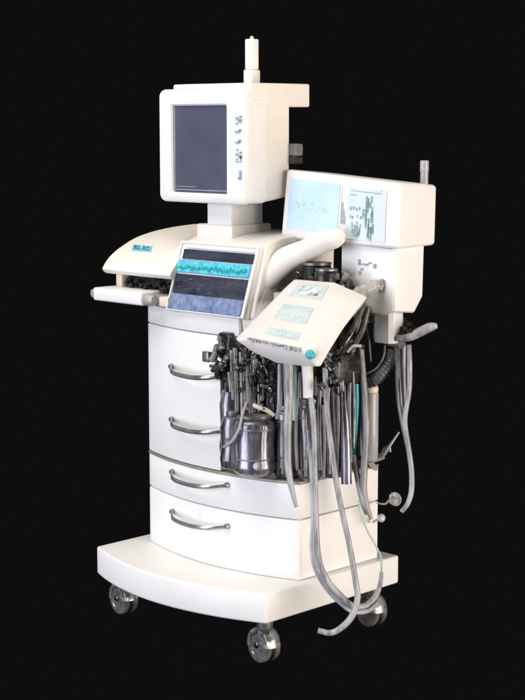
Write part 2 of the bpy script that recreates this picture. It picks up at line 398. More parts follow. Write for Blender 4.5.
# five key symbols down the right of the bezel
def bz(u0,u1,v0,v1,off=.0022,bm=None): return sheet((MX0,.15,z0),(MX1,.15,z0),(MX1,.15,z1),(MX0,.15,z1),u0,u1,v0,v1,off,.003,bm=bm)
kb = obj('key_strip', bz(.875,.982,.16,.80,.0006), 'keyfilm', mon)
for v in (.725,.625,.535,.42,.27):
    bm = bmesh.new(); w=.02 if v>.3 else .012
    if v in (.725,.42):
        bz(.90,.935,v,v+.028,bm=bm); bz(.935,.972,v-.02,v+.012,bm=bm); bz(.905,.925,v-.035,v-.018,bm=bm); bz(.945,.97,v+.02,v+.04,bm=bm)
        if v==.42: bz(.90,.97,v-.05,v-.04,bm=bm); bz(.91,.93,v+.045,v+.06,bm=bm); bz(.95,.965,v-.035,v+.0,bm=bm)
    elif v==.27: bz(.94,.965,v-.05,v+.03,bm=bm); bz(.925,.945,v-.05,v-.03,bm=bm)
    else: bz(.895,.95,v-.008,v+.010,bm=bm); bz(.93,.965,v+.005,v+.025,bm=bm)
    obj('key_symbol', bm, 'inkgrey', kb)
# neck and foot
bm = bmesh.new(); box(-.455,-.350,.205,.345,1.235,1.3065,.008,3,bm); obj('neck', bm, 'plastic', mon)
bm = bmesh.new(); box(-.490,-.335,.195,.365,1.196,1.240,.006,2,bm); obj('foot', bm, 'cream', mon)
# post
bm = bmesh.new()
px,py = -.385,.33
box(px-.0185,px+.0185,py-.0185,py+.0185,1.6590,1.702,.004,2,bm); po = obj('post', bm, 'plastic', mon)
bm = bmesh.new(); box(px-.0150,px+.0150,py-.0150,py+.0150,1.7025,1.793,.003,2,bm)
lathe((px,py,1.793),[(0,.006),(.006,.005),(.009,.002)],bm=bm); obj('post_tip', bm, 'plastic', po)
# side connector
bm = bmesh.new(); box(-.246,-.208,.3365,.37,1.446,1.482,.005,2,bm); lathe((-.2085,.352,1.466),[(0,.010),(.006,.010)],(1,0,0),bm=bm)
obj('connector', bm, 'rubber', mon)
bm = bmesh.new(); box(-.2375,-.210,.3362,.372,1.422,1.4455,.003,1,bm); obj('connector_plug', bm, 'black', mon)

# ------------------------------------------------------------------ 3. large display unit on its own column
ven = thing('ventilator_display', 'wide white display box with two pale windows on a column right of the cabinet', 'display unit', (.10,.44,.918))
F = [(-.281,.350,1.1985),(.173,.350,1.190),(.171,.360,1.3745),(-.276,.370,1.404)]
def fq(u0,u1,v0,v1,off,th,bm=None,bev=0): return sheet(*F,u0,u1,v0,v1,off,th,bm,bev)
def lerp4(u,v):
    a,b,c,d = map(V,F); return (a*(1-u)+b*u)*(1-v)+(d*(1-u)+c*u)*v
R0 = [lerp4(0,0),lerp4(1,0),lerp4(1,1),lerp4(0,1)]
Bk = [V((-.270,.520,1.205)),V((.168,.528,1.192)),V((.168,.532,1.364)),V((-.262,.525,1.392))]
obj('housing', loft([R0,Bk], .012, 4), 'white', ven)
lw = obj('left_window_frame', fq(.04,.52,.13,.90,.001,.003), 'plastic', ven)
obj('left_window', fq(.055,.505,.15,.875,.0028,.003), 'paleblue', lw)
bm = bmesh.new()
for i in range(16):
    u = .10+.02*i; v = .48+.05*math.sin(i*1.7); fq(u,u+.0203,v,v+.008+.02*(i%3),.0036,.001,bm)
obj('trace', bm, 'wash', lw)
rw = obj('right_window', fq(.57,.90,.09,.86,.0024,.003), 'palepanel', ven)
bm = bmesh.new()
for k in range(3): fq(.53+.012*k,.536+.012*k,.30,.62-.1*k,.0034,.001,bm)
for v in (.80,.74): fq(.60,.86 if v==.8 else .66,v,v+.01,.0034,.001,bm)
for (u,v) in ((.60,.52),(.625,.53),(.65,.515),(.675,.53),(.60,.40),(.62,.39),(.66,.41),(.69,.40)): fq(u,u+.014,v,v+.045,.0036,.001,bm)
for (u,v) in ((.62,.30),(.64,.26),(.66,.31),(.69,.28)): fq(u,u+.012,v-.03,v+.05,.0036,.001,bm)
fq(.855,.862,.84,.855,.0036,.001,bm)
obj('printing', bm, 'inkgrey', rw)
bm = bmesh.new(); c_ = lerp4(.665,.215); n_ = (lerp4(1,0)-lerp4(0,0)).cross(lerp4(0,1)-lerp4(0,0)).normalized()
lathe(c_+n_*.003,[(0,.014),(.005,.0135),(.006,.011)],n_,20,bm); obj('knob', bm, 'inkdark', rw)
bm = bmesh.new()
for (u0,u1,v0,v1) in ((.735,.745,.28,.74),(.748,.757,.52,.72),(.765,.775,.58,.66),(.785,.793,.42,.60),(.757,.768,.13,.42),(.772,.79,.10,.30),(.780,.797,.36,.50),(.775,.785,.66,.75),(.795,.806,.2,.34),(.71,.735,.42,.55)):
    fq(u0,u1,v0,v1,.0055,.003,bm)
obj('slider_bank', bm, 'inkdark', rw)
# lower housing
lo_ = [(-.048,.368),(.146,.368),(.149,.366)]
bm = prism([(-.050,1.196),(.146,1.189),(.146,1.012),(.115,1.000),(-.01,1.006),(-.050,1.03)], 'Y', .366, .380, .004, 2, 25)
bm2 = loft([[(.140,.366,1.194),(.140,.366,1.010),(.140,.460,.999),(.140,.497,1.045),(.140,.500,1.194)],[(.152,.370,1.193),(.152,.370,1.014),(.152,.455,1.006),(.152,.490,1.048),(.152,.494,1.193)]], .003, 2)
bm3 = box(-.045,.142,.375,.490,1.02,1.193,.01,3); join(bm, bm3); join(bm, bm2)
lh = obj('lower_housing', bm, 'white', ven)
bm = bmesh.new()
for (x,z,w,h) in ((.020,1.145,.010,.016),(.040,1.140,.03,.005),(.078,1.137,.012,.012),(.03,1.125,.012,.006),(.022,1.115,.01,.01),(.06,1.145,.014,.004)):
    box(x-w/2,x+w/2,.3640,.3670,z-h/2,z+h/2,.0008,1,bm)
obj('socket', bm, 'inkgrey', lh)
# column stub
bm = bmesh.new()
prism([(.050,.400),(.060,.388),(.112,.388),(.122,.398),(.122,.440),(.112,.452),(.060,.452),(.050,.440)], 'Z', .915, 1.015, .003, 2, 50, bm)
obj('column', bm, 'plastic', ven)
bm = bmesh.new(); box(.058,.068,.3845,.3885,.925,.995,.002,1,bm); obj('column_slot', bm, 'inkgrey', ven)
bm = bmesh.new(); lathe((.148,.496,1.362),[(0,.0115),(.040,.0115),(.041,.0125),(.070,.0125),(.072,.010)],n=16,bm=bm); obj('top_rod', bm, 'greyplastic', ven)

ven.location = V(ven.location)+Vector((.053,-.060,.004))
# ------------------------------------------------------------------ 4. tilted white control tablet
tab = thing('control_tablet', 'tilted white keypad panel with teal button, hanging over the canisters', 'control panel', (-.14,.10,.86))
r0 = [(-0.1170, -0.0050, 0.9400), (-0.0700, -0.0000, 0.9490), (0.1430, 0.0000, 0.9370), (0.1970, 0.0100, 0.8930), (0.1390, 0.0250, 0.8860), (0.0160, 0.0300, 0.8820), (-0.0720, 0.0200, 0.9070)]
r1 = [(-0.1030, 0.1900, 1.0760), (-0.0800, 0.1950, 1.0960), (0.0760, 0.1950, 1.0970), (0.1940, 0.2000, 1.0650), (0.1630, 0.2150, 1.0370), (0.0380, 0.2200, 1.0380), (-0.0820, 0.2100, 1.0590)]
rm = []
for a,b,dz in zip(r0,r1,(.0,.008,.008,.012,.0,0,0)):
    rm.append([a, tuple((V(a)*.8+V(b)*.2+Vector((0,0,dz*.6)))), tuple((V(a)+V(b))/2+Vector((0,0,dz))), tuple((V(a)*.2+V(b)*.8+Vector((0,0,dz*.6)))), b])
rings = [[V(rm[j][i]) for j in range(7)] for i in range(5)]
# rounded nose rings
def shrink(ring, s, d): 
    c = sum(ring, Vector())/len(ring); return [c+(p-c)*s+d for p in ring]
dirn = (V(r1[1])-V(r0[1])).normalized()
rings = [shrink(rings[0],.93,-dirn*.006)]+rings+[shrink(rings[-1],.93,dirn*.006)]
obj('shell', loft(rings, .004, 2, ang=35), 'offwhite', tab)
TQ = [rings[1][1],rings[1][2],rings[5][2],rings[5][1]]
def surf(u,v):   # point on the bulged top face
    k = v*4; i = min(3,int(k)); f = k-i
    a = rings[1+i][1].lerp(rings[2+i][1], f); b = rings[1+i][2].lerp(rings[2+i][2], f); return a.lerp(b,u)
def patch(u0,u1,v0,v1,off,bm=None,n=6):
    t = bm if bm is not None else bmesh.new()
    nn = (TQ[1]-TQ[0]).cross(TQ[3]-TQ[0]).normalized()
    for i in range(n):
        va, vb = v0+(v1-v0)*i/n, v0+(v1-v0)*(i+1)/n
        q = [surf(u0,va),surf(u1,va),surf(u1,vb),surf(u0,vb)]
        loft([[p-nn*.002 for p in q],[p+nn*off for p in q]], bm=t)
    return t
lb = obj('keypad_label', patch(.20,.92,.66,.93,.0015), 'wash', tab)
obj('printed_diagram', patch(.34,.80,.70,.86,.0022), 'smudge', lb)
l2 = obj('keypad_label', patch(.22,.86,.34,.54,.0015), 'wash', tab)
obj('keypad_label', patch(.24,.84,.10,.22,.0015), 'wash', tab)
bm = bmesh.new()
for k in range(10): patch(.28+.055*k,.31+.055*k,.40+.02*(k%2),.47,.0022,bm,1)
for k in range(7): patch(.28+.07*k,.31+.07*k,.14,.17,.0022,bm,1)
obj('keypad_print', bm, 'palepanel', l2)
bm = bmesh.new()
e0, e1 = V(r0[1]), V(r0[2])
for k in range(22):
    a = e0.lerp(e1, .04+.043*k); s = random.uniform(.004,.009)
    box(a.x-s,a.x+s,a.y-.007,a.y+.003,a.z-.006-random.uniform(0,.006),a.z-.0005,.001,1,bm)
obj('edge_keys', bm, 'edgekeys', tab)
c_ = V((0.1640, 0.0020, 0.9220)); nn = Vector((.35,-.85,.42)).normalized()
obj('round_button', lathe(c_-nn*.010,[(0,.0125),(.016,.0125),(.019,.010),(.020,.004)],nn,24), 'teal', tab)
obj('drain_stub', tube([(0.0186, 0.1460, 0.8657),(0.0250, 0.1435, 0.8207),(0.0300, 0.1384, 0.7701)], [.0165,.0155,.0145], k=2), 'plastic', tab)
bm = bmesh.new(); tube([(0.0737, 0.2614, 1.0321),(0.0676, 0.3034, 0.9878),(0.0501, 0.3328, 0.9370)], [.014,.012,.010], bm=bm)
obj('support_bracket', bm, 'hoselight', tab)
bm = bmesh.new(); tube([(0.0106, 0.2507, 1.0049),(-0.0795, 0.2979, 0.9758),(-0.1852, 0.3332, 0.9638),(-.17,.40,.93)], .012, bm=bm); obj('carrying_arm', bm, 'steel', tab)

def fitting(parent, p, size, m, name='fitting'):
    a = Vector((random.gauss(0,1),random.gauss(0,1),random.gauss(0,1.6))).normalized(); p = V(p); L = size*random.uniform(1.2,3.4); rr = size*random.uniform(.45,.9)
    k = random.random()
    if k < .35: pr = [(0,rr*.8),(L*.1,rr),(L*.9,rr),(L,rr*.8)]
    elif k < .7: pr = [(0,rr*.5),(L*.3,rr*.5),(L*.32,rr),(L*.6,rr),(L*.62,rr*.55),(L,rr*.5)]
    else: pr = [(0,rr),(L*.2,rr),(L*.25,rr*.35),(L*.8,rr*.3),(L*.82,rr*.8),(L,rr*.8)]
    return obj(name, lathe(p-a*L/2, pr, a, 12), m, parent)
# ------------------------------------------------------------------ 5. valve head and manifold
val = thing('absorber_head', 'black metal valve head with clear elbow between the keypad panel and display box', 'valve assembly', (-.06,.28,.97))
def cyl(bm, p, q_, r, n=16):
    p,q_ = V(p),V(q_); a = q_-p; L = a.length; rr = r
    lathe(p,[(0,rr*.9),(L*.06,rr),(L*.94,rr),(L,rr*.9)],a,n,bm)
bm = bmesh.new()
box(-.115,.055,.245,.36,1.015,1.085,.012,2,bm)
box(-.145,-.05,.19,.30,1.035,1.075,.010,2,bm)
cyl(bm,(.01,.235,1.03),(.01,.235,1.125),.035)
cyl(bm,(-.06,.27,1.08),(-.06,.27,1.135),.042)
cyl(bm,(.05,.27,1.03),(.05,.27,1.10),.022)
obj('casting', bm, 'darkmetal', val)
bm = bmesh.new(); cyl(bm,(-.06,.27,1.1355),(-.06,.27,1.143),.043,24); cyl(bm,(.01,.235,1.1255),(.01,.235,1.131),.033,20)
obj('valve_cover', bm, 'steel', val)
obj('grey_valve_box', box(-.120,-.035,.150,.20,1.015,1.060,.005,2), 'greyplastic', val)
bm = bmesh.new(); cyl(bm,(.005,.17,1.055),(.055,.17,1.045),.012); cyl(bm,(.02,.18,1.02),(.02,.18,1.05),.018); obj('metal_fitting', bm, 'chrome', val)
obj('clear_elbow', tube([(0.0792, 0.2169, 1.0304),(0.1143, 0.2280, 1.0549),(0.1402, 0.2579, 1.0772),(0.1565, 0.2906, 1.0902)], [.016,.020,.021,.017], ribs=.02, depth=.12), 'clear', val)
bm = bmesh.new(); tube([(0.0839, 0.2286, 1.0298),(0.1194, 0.2394, 1.0516),(0.1565, 0.2820, 1.0823)], .009, bm=bm); cyl(bm,(0.1590, 0.3093, 1.1004),(0.1578, 0.2892, 1.0762),.012); obj('elbow_core', bm, 'hose', val)

man = thing('gas_manifold', 'black cluster of valves and metal pipes under the keypad panel, left of hoses', 'manifold', (-.18,.22,.70))
bm = bmesh.new()
box(-.275,-.05,.16,.40,.80,.885,.01,2,bm)
box(-.285,-.235,.085,.20,.83,.935,.008,2,bm)
box(-.245,-.17,.09,.16,.85,.925,.006,2,bm)
box(-.05,.02,.20,.40,.82,.90,.008,2,bm)
cyl(bm,(-.205,.14,.70),(-.205,.14,.83),.022); cyl(bm,(-.13,.17,.66),(-.13,.17,.82),.028)
box(-.25,-.20,.16,.24,.69,.82,.006,2,bm)
obj('valve_block', bm, 'darkmetal', man)
for p0, p1, r, m_ in (((-0.1717, 0.1033, 0.8268), (-0.1559, 0.0956, 0.7088), 0.0085, 'hosedark'),
    ((-0.1423, 0.1522, 0.8599), (-0.1267, 0.1363, 0.7014), 0.006, 'black'),
    ((-0.1343, 0.1607, 0.8481), (-0.1212, 0.1474, 0.7154), 0.008, 'glassdark'),
    ((-0.2060, 0.0557, 0.8283), (-0.1962, 0.0540, 0.7709), 0.006, 'steel'),
    ((-0.2088, 0.0668, 0.8913), (-0.1905, 0.0564, 0.7478), 0.005, 'steel'),
    ((-0.2025, 0.0769, 0.8968), (-0.1802, 0.0625, 0.7130), 0.007, 'hosedark'),
    ((-0.1928, 0.0876, 0.8849), (-0.1711, 0.0738, 0.7068), 0.0045, 'hose'),
    ((-0.1882, 0.0954, 0.8905), (-0.1676, 0.0827, 0.7237), 0.004, 'steel'),
    ((-0.1779, 0.1014, 0.8557), (-0.1602, 0.0917, 0.7176), 0.008, 'rubber'),
    ((-0.1745, 0.1144, 0.8899), (-0.1591, 0.0989, 0.7346), 0.004, 'chrome'),
    ((-0.1687, 0.1210, 0.8839), (-0.1517, 0.1037, 0.7113), 0.0065, 'hosedark'),
    ((-0.1573, 0.1301, 0.8548), (-0.1431, 0.1157, 0.7108), 0.006, 'steel'),
    ((-0.1515, 0.1408, 0.8660), (-0.1396, 0.1287, 0.7450), 0.004, 'hosedark'),
    ((-0.0851, 0.2232, 0.8229), (-0.0766, 0.2145, 0.7362), 0.006, 'steel'),
    ((-0.0690, 0.2277, 0.7474), (-0.0570, 0.2156, 0.6258), 0.007, 'hose')):
    obj('pipe', tube([p0, p1], r), m_, man)
for (p,r,h) in (((-.232,.060,.895),.011,.018),((-.215,.066,.865),.009,.016),((-.185,.072,.84),.011,.014),((-.236,.064,.845),.008,.016)):
    bm = bmesh.new(); lathe(p,[(0,r*.5),(h*.5,r*.5),(h*.5,r),(h,r),(h*1.1,r*.7)],(-.25,-.9,.3),16,bm); obj('valve_knob', bm, 'steel', man)
bm = bmesh.new(); box(-.322,-.285,.075,.085,.847,.875,.003,2,bm); box(-.328,-.300,.062,.0745,.845,.877,.004,2,bm); cyl(bm,(-.30,.07,.835),(-.27,.07,.835),.005)
obj('side_clamp', bm, 'steel', man)
mix = ['darkmetal','black','steel','hosedark','darkmetal','black','chrome','rubber']
for k in range(78):
    t_ = random.random(); x = -.272+.18*t_; z = random.uniform(.80,.925)-.10*t_*random.random(); y = .058+t_*.06+random.uniform(-.012,.02)
    fitting(man, (x,y,z), random.uniform(.006,.014), mix[k%8])
for k in range(26):
    fitting(man, (random.uniform(.045,.125), random.uniform(.13,.20), random.uniform(.79,.93)), random.uniform(.006,.014), mix[(k*3)%8])
for k in range(44):
    fitting(val, (random.uniform(-.125,.085), random.uniform(.235,.27), random.uniform(1.04,1.12)), random.uniform(.007,.016), mix[(k*5)%8])
bm = bmesh.new(); tube([(-0.1757, 0.0990, 0.7355),(-0.1379, 0.1063, 0.7274),(-0.1161, 0.1255, 0.7159),(-0.1023, 0.1363, 0.7016)], .007, bm=bm); obj('bone_lever', bm, 'bone', man)
# dense pipework to the right of the hanging tube, above the canisters
for p0, p1, r, m_ in (((-0.0270, 0.2376, 0.8394), (-0.0022, 0.2160, 0.6776), 0.008, 'hosedark'),
    ((-0.0107, 0.2582, 0.8624), (0.0093, 0.2414, 0.7492), 0.006, 'steel'),
    ((-0.0006, 0.2727, 0.8853), (0.0239, 0.2513, 0.7263), 0.01, 'darkmetal'),
    ((0.0133, 0.2875, 0.8911), (0.0446, 0.2592, 0.6632), 0.008, 'hosedark'),
    ((0.0243, 0.3012, 0.9054), (0.0564, 0.2720, 0.6690), 0.01, 'glassdark'),
    ((0.0353, 0.3148, 0.9198), (0.0722, 0.2807, 0.6346), 0.006, 'hose'),
    ((0.0532, 0.3297, 0.9054), (0.0751, 0.3107, 0.7721), 0.008, 'hosedark'),
    ((-0.0156, 0.2466, 0.8279), (0.0016, 0.2327, 0.7435), 0.004, 'chrome'),
    ((0.0464, 0.3201, 0.8911), (0.0612, 0.3083, 0.8294), 0.004, 'chrome')):
    obj('pipe', tube([p0, p1], r), m_, man)
bm = bmesh.new()
box(.0,.09,.20,.30,.80,.89,.01,2,bm)
box(-.10,.04,.22,.36,.885,1.02,.01,2,bm)
obj('right_valve_block', bm, 'darkmetal', man)

for pts_, r_, m_ in (([(0.1169, 0.2767, 1.0371),(0.0929, 0.2704, 0.9813),(0.0650, 0.2595, 0.9221),(0.0396, 0.2500, 0.8568)], .009,'hosedark'), ([(0.1128, 0.2989, 1.0264),(0.0943, 0.2951, 0.9561),(0.0664, 0.2842, 0.8967),(0.0599, 0.2793, 0.8325)], .010,'steel'),
    ([(0.1199, 0.3080, 1.0377),(0.1337, 0.3490, 1.0327)], .006,'steel'), ([(0.0958, 0.2927, 1.0083),(0.1126, 0.3254, 1.0185),(0.1231, 0.3659, 1.0276)], .008,'greyplastic'), ([(0.0879, 0.2592, 0.9502),(0.0750, 0.2398, 0.9163),(0.0622, 0.2373, 0.8952)], .0045,'chrome'),
    ([(0.0872, 0.3204, 0.9764),(0.0945, 0.3560, 0.9768),(0.0974, 0.3840, 0.9600)], .0045,'hose'), ([(0.0764, 0.2513, 0.8952),(0.0870, 0.2650, 0.9122),(0.0967, 0.2885, 0.9108)], .005,'greyplastic')):
    obj('strut', tube(pts_, r_), m_, man)
# ------------------------------------------------------------------ 6. canisters standing in the bay
def canister(name, label, o, h, r, m, capm='steel', shape=0, grp=None, cat='canister'):
    o = V(o)
    t = thing(name, label, cat, o, grp)
    if shape==0: pr = [(0,r*.70),(h*.03,r*.85),(h*.08,r*.97),(h*.16,r*1.02),(h*.24,r*.97),(h*.30,r*.96),(h*.62,r*.95),(h*.80,r*.99),(h*.88,r*.97),(h*.92,r*.90),(h*.94,r*.80)]
    elif shape==1: pr = [(0,r*.75),(h*.05,r*.95),(h*.18,r*1.02),(h*.40,r*.88),(h*.55,r*.95),(h*.75,r),(h*.92,r*.75),(h*.95,r*.5)]
    else: pr = [(0,r*.9),(h*.02,r),(h*.95,r),(h*.97,r*.9)]
    obj('vessel', lathe(o, pr, n=36), m, t)
    bm = bmesh.new(); top = o+Vector((0,0,pr[-1][0]+.0005)); rr = pr[-1][1]
    lathe(top,[(0,rr*1.02),(h*.03,rr*1.06),(h*.07,rr*1.06),(h*.085,rr*.9),(h*.10,rr*.4)],n=32,bm=bm)
    obj('lid', bm, capm, t)
    if shape==0:
        bm = bmesh.new(); lathe(o+Vector((0,0,h*.28)),[(0,r*.95),(.001,r*.99),(.004,r*.99),(.005,r*.95)],n=32,bm=bm)
        obj('band', bm, 'rubber', t); bm = bmesh.new(); lathe(o+Vector((0,0,h*.78)),[(0,r*1.005),(.001,r*1.025),(.004,r*1.025),(.005,r*1.005)],n=32,bm=bm); obj('band', bm, capm, t)
    return t
G = 'canisters in the open bay'
cA = canister('canister','large smoked glass canister with steel lid, front of the bay',(-0.1548, 0.1067, 0.5264),0.1755,0.0643,'glasscan',grp=G)
canister('canister','dark lobed bottle at the far left of the bay',(-0.2492, 0.1050, 0.5575),0.2221,0.0341,'glasscan','hosedark',1,grp=G)
canister('canister','squat dark canister in front of the lobed bottle',(-0.2003, 0.0653, 0.5438),0.1638,0.0380,'glassdark','steel',1,grp=G)
canister('canister','dark blue-grey canister behind the hanging grey tube',(-0.0990, 0.1880, 0.5163),0.2115,0.0441,'glassdark',grp=G)
canister('canister','ribbed grey canister right of the hanging grey tube',(-0.0231, 0.2055, 0.5134),0.2388,0.0408,'glassdark','steel',0,grp=G)
canister('canister','narrow dark canister behind the long loop hose',(0.0062, 0.2641, 0.5206),0.2281,0.0351,'glassdark','darkmetal',2,grp=G)
canister('canister','plain light grey upright canister at the right end of the bay',(0.0445, 0.3935, 0.5546),0.2103,0.0237,'greyplastic','bone',2,grp=G)
# canister detail: straps and a small tap on the big one
bm = bmesh.new(); tube([(-0.1968, 0.0256, 0.6125),(-0.1609, 0.0230, 0.6356),(-0.1429, 0.0337, 0.6717),(-0.1532, 0.0602, 0.7137),(-0.1621, 0.0854, 0.7418)], .0042, n=10, bm=bm)
o_ = obj('strap', bm, 'greyplastic', cA)
bm = bmesh.new(); lathe((-0.1053, 0.0774, 0.5622),[(0,.012),(.012,.013),(.02,.008)],(.2,-.9,.1),16,bm); obj('tap', bm, 'greyplastic', cA)

for pa, pb, pc, r_, m_ in (((-0.0475, 0.1874, 0.8310), (-0.0311, 0.1665, 0.6862), (-0.0177, 0.1592, 0.5393), 0.0065, 'hosedark'),
    ((-0.0125, 0.1717, 0.7201), (0.0036, 0.1613, 0.6302), (0.0065, 0.1544, 0.5379), 0.005, 'steel'),
    ((0.0070, 0.2134, 0.8340), (0.0227, 0.1930, 0.6956), (0.0356, 0.1864, 0.5550), 0.007, 'hosedark'),
    ((0.0357, 0.1954, 0.7435), (0.0530, 0.1837, 0.6412), (0.0572, 0.1757, 0.5366), 0.0045, 'rubber'),
    ((0.0288, 0.2279, 0.8348), (0.0450, 0.2069, 0.6908), (0.0584, 0.1998, 0.5447), 0.006, 'steel'),
    ((0.0506, 0.2378, 0.8477), (0.0719, 0.2219, 0.7040), (0.0802, 0.2098, 0.5582), 0.005, 'hosedark'),
    ((0.0755, 0.2656, 0.8647), (0.0914, 0.2449, 0.7239), (0.1045, 0.2382, 0.5809), 0.0075, 'hosedark'),
    ((0.0877, 0.2651, 0.8371), (0.1053, 0.2528, 0.7304), (0.1100, 0.2445, 0.6216), 0.004, 'steel'),
    ((0.0759, 0.3090, 0.8310), (0.0896, 0.2905, 0.7119), (0.1007, 0.2859, 0.5908), 0.006, 'hosedark'),
    ((-0.0710, 0.1372, 0.6937), (-0.0562, 0.1283, 0.6177), (-0.0547, 0.1228, 0.5393), 0.005, 'hosedark'),
    ((-0.0376, 0.1647, 0.7383), (-0.0265, 0.1491, 0.6468), (-0.0183, 0.1472, 0.5529), 0.005, 'rubber')):
    obj('pipe', tube([pa, pb, pc], r_, 10), m_, man)
# ------------------------------------------------------------------ 7. hoses, each a thing of its own
GH = 'hoses hanging from the machine'
def hose(name, label, pts, r, m, ribs=0, hollow=True, cat='hose', n=14, depth=.12):
    r = [q_*.88 for q_ in r] if isinstance(r, list) else r
    bm = tube(pts, r, n=n, k=8, ribs=ribs, hollow=hollow, depth=depth)
    o = obj(name, bm, m); tag(o, label, cat, GH); return o
hose('hose','grey tube hanging from the underside of the keypad panel to the lower drawer',
     [(-0.0207, 0.1090, 0.8741),(-0.0020, 0.0919, 0.7662),(0.0104, 0.0751, 0.6550),(0.0183, 0.0691, 0.5850),(0.0299, 0.0694, 0.5289),(0.0427, 0.0767, 0.4661)], [.0175,.0145,.0125,.0115,.010,.006], 'hose')
hose('hose','pale blue tube beside the grey tube under the keypad panel',
     [(-0.0497, 0.1065, 0.8627),(-0.0439, 0.1005, 0.8034),(-0.0462, 0.1010, 0.7453),(-0.0682, 0.1135, 0.7031)], [.008,.009,.008,.006], 'hoselight')
hose('hose','mint green tube beside the grey tube under the keypad panel',
     [(-0.0187, 0.1359, 0.8571),(-0.0134, 0.1305, 0.8034),(-0.0146, 0.1320, 0.7453),(-0.0192, 0.1329, 0.7010)], [.007,.0085,.008,.005], 'mint')
hose('hose','longest grey hose looping below the base and back up by the rear caster',
     [(0.0428, 0.1371, 0.7718),(0.0644, 0.1269, 0.6839),(0.0869, 0.1076, 0.5462),(0.1036, 0.0966, 0.4066),(0.1169, 0.0932, 0.3228),(0.1408, 0.1051, 0.2642),(0.1688, 0.1249, 0.2251),(0.1915, 0.1548, 0.1914),(0.2030, 0.1933, 0.1855),(0.2081, 0.2306, 0.2050),(0.2024, 0.2588, 0.2332),(0.1892, 0.2804, 0.2646)], [.0095,.009,.009,.0095,.0095,.0095,.010,.010,.010,.009,.008,.006], 'hose')
hose('hose','second hose of the loop, running close beside the longest one',
     [(0.0389, 0.1294, 0.6802),(0.0561, 0.1241, 0.5678),(0.0740, 0.1140, 0.4272),(0.0797, 0.1041, 0.3485),(0.0939, 0.1059, 0.2867),(0.1237, 0.1242, 0.2305),(0.1559, 0.1481, 0.1911),(0.1760, 0.1770, 0.1657),(0.1852, 0.2273, 0.1595),(0.1784, 0.2790, 0.1676)], [.006,.006,.007,.008,.008,.008,.008,.008,.007,.006], 'hoselight')
hose('hose','grey hose with open end curling left under the base',
     [(0.0561, 0.1807, 0.8544),(0.0851, 0.1583, 0.7399),(0.1091, 0.1494, 0.6467),(0.1356, 0.1419, 0.5484),(0.1660, 0.1383, 0.4505),(0.1888, 0.1432, 0.3615),(0.2070, 0.1447, 0.2781),(0.2175, 0.1441, 0.2226),(0.2115, 0.1282, 0.1725),(0.1927, 0.1032, 0.1392),(0.1721, 0.0801, 0.1253),(0.1474, 0.0572, 0.1322)], [.009,.009,.009,.009,.009,.009,.0095,.010,.0105,.010,.0095,.009], 'hose')
hose('hose','grey hose in front of the plain grey canister, ending at the drawer side',
     [(0.0718, 0.3173, 0.8939),(0.1022, 0.2970, 0.7828),(0.1240, 0.2822, 0.6708),(0.1311, 0.2667, 0.5571),(0.1317, 0.2670, 0.4838),(0.1401, 0.2892, 0.4106)], [.010,.011,.0115,.012,.012,.007], 'hose')
hose('hose','short pale hose twisted against the drawer side',
     [(0.0935, 0.2657, 0.5957),(0.1152, 0.2592, 0.5265),(0.1290, 0.2616, 0.4696),(0.1284, 0.2805, 0.4249)], [.010,.010,.009,.006], 'hose')
hose('hose','bright teal tube between the dark flat hose and the plain grey canister',
     [(0.0841, 0.2826, 0.7999),(0.0911, 0.2776, 0.7401),(0.0960, 0.2684, 0.6689),(0.0927, 0.2665, 0.6042)], [.009,.009,.007,.006], 'teal')
hose('hose','thick dark hose stopping level with the deck, left of the teal tube',
     [(0.0508, 0.2632, 0.8682),(0.0706, 0.2464, 0.7560),(0.0924, 0.2317, 0.6443),(0.1058, 0.2202, 0.5196)], [.012,.014,.017,.018], 'glassdark', n=20)
hose('hose','dark hose between the canisters and the thick dark hose',
     [(0.0337, 0.2436, 0.8540),(0.0522, 0.2283, 0.7560),(0.0675, 0.2209, 0.6424),(0.0740, 0.2232, 0.5493)], [.010,.012,.012,.010], 'hosedark')
hose('hose','thin green line running down the drawer side to the loop hose',
     [(0.1229, 0.2555, 0.4696),(0.1373, 0.2482, 0.4321),(0.1605, 0.2483, 0.3892),(0.1833, 0.2618, 0.3438),(0.1968, 0.2685, 0.3098),(0.1955, 0.2729, 0.2673)], .0028, 'mint')
hose('hose','dark corrugated hose curving from the column to the bay',
     [(0.1524, 0.3689, 0.8967),(0.1497, 0.3595, 0.8625),(0.1282, 0.3454, 0.8268),(0.0967, 0.3382, 0.8037),(0.0489, 0.3316, 0.7931)], .0175, 'hosedark', ribs=.010, depth=.16)
hose('hose','thin light wire hose arching inside the dark corrugated hose',
     [(0.1326, 0.3522, 0.9109),(0.1336, 0.3470, 0.8796),(0.1162, 0.3370, 0.8439),(0.0785, 0.3237, 0.8208)], .0035, 'hose')
hose('hose','right outer hose hanging from the column to a free end',
     [(0.2070, 0.3698, 0.9163),(0.2199, 0.3575, 0.8614),(0.2258, 0.3494, 0.7910),(0.2260, 0.3330, 0.7065),(0.2391, 0.3319, 0.6360),(0.2531, 0.3319, 0.5656),(0.2587, 0.3262, 0.5093),(0.2552, 0.3156, 0.4727),(0.2445, 0.3000, 0.4473)], [.008,.009,.0085,.008,.0085,.0085,.0085,.008,.0075], 'hose')
hose('hose','right inner hose hanging from the column and joining the outer one',
     [(0.1702, 0.3608, 0.9108),(0.1863, 0.3494, 0.8443),(0.2040, 0.3363, 0.7611),(0.2191, 0.3372, 0.6905),(0.2336, 0.3387, 0.6256)], [.011,.011,.0115,.011,.007], 'hosedark')
hose('hose','pale middle hose squeezed between the two hanging from the column',
     [(0.1761, 0.3806, 0.9094),(0.1905, 0.3647, 0.8286),(0.2062, 0.3495, 0.7453),(0.2225, 0.3378, 0.6764)], [.009,.009,.010,.006], 'hoselight')
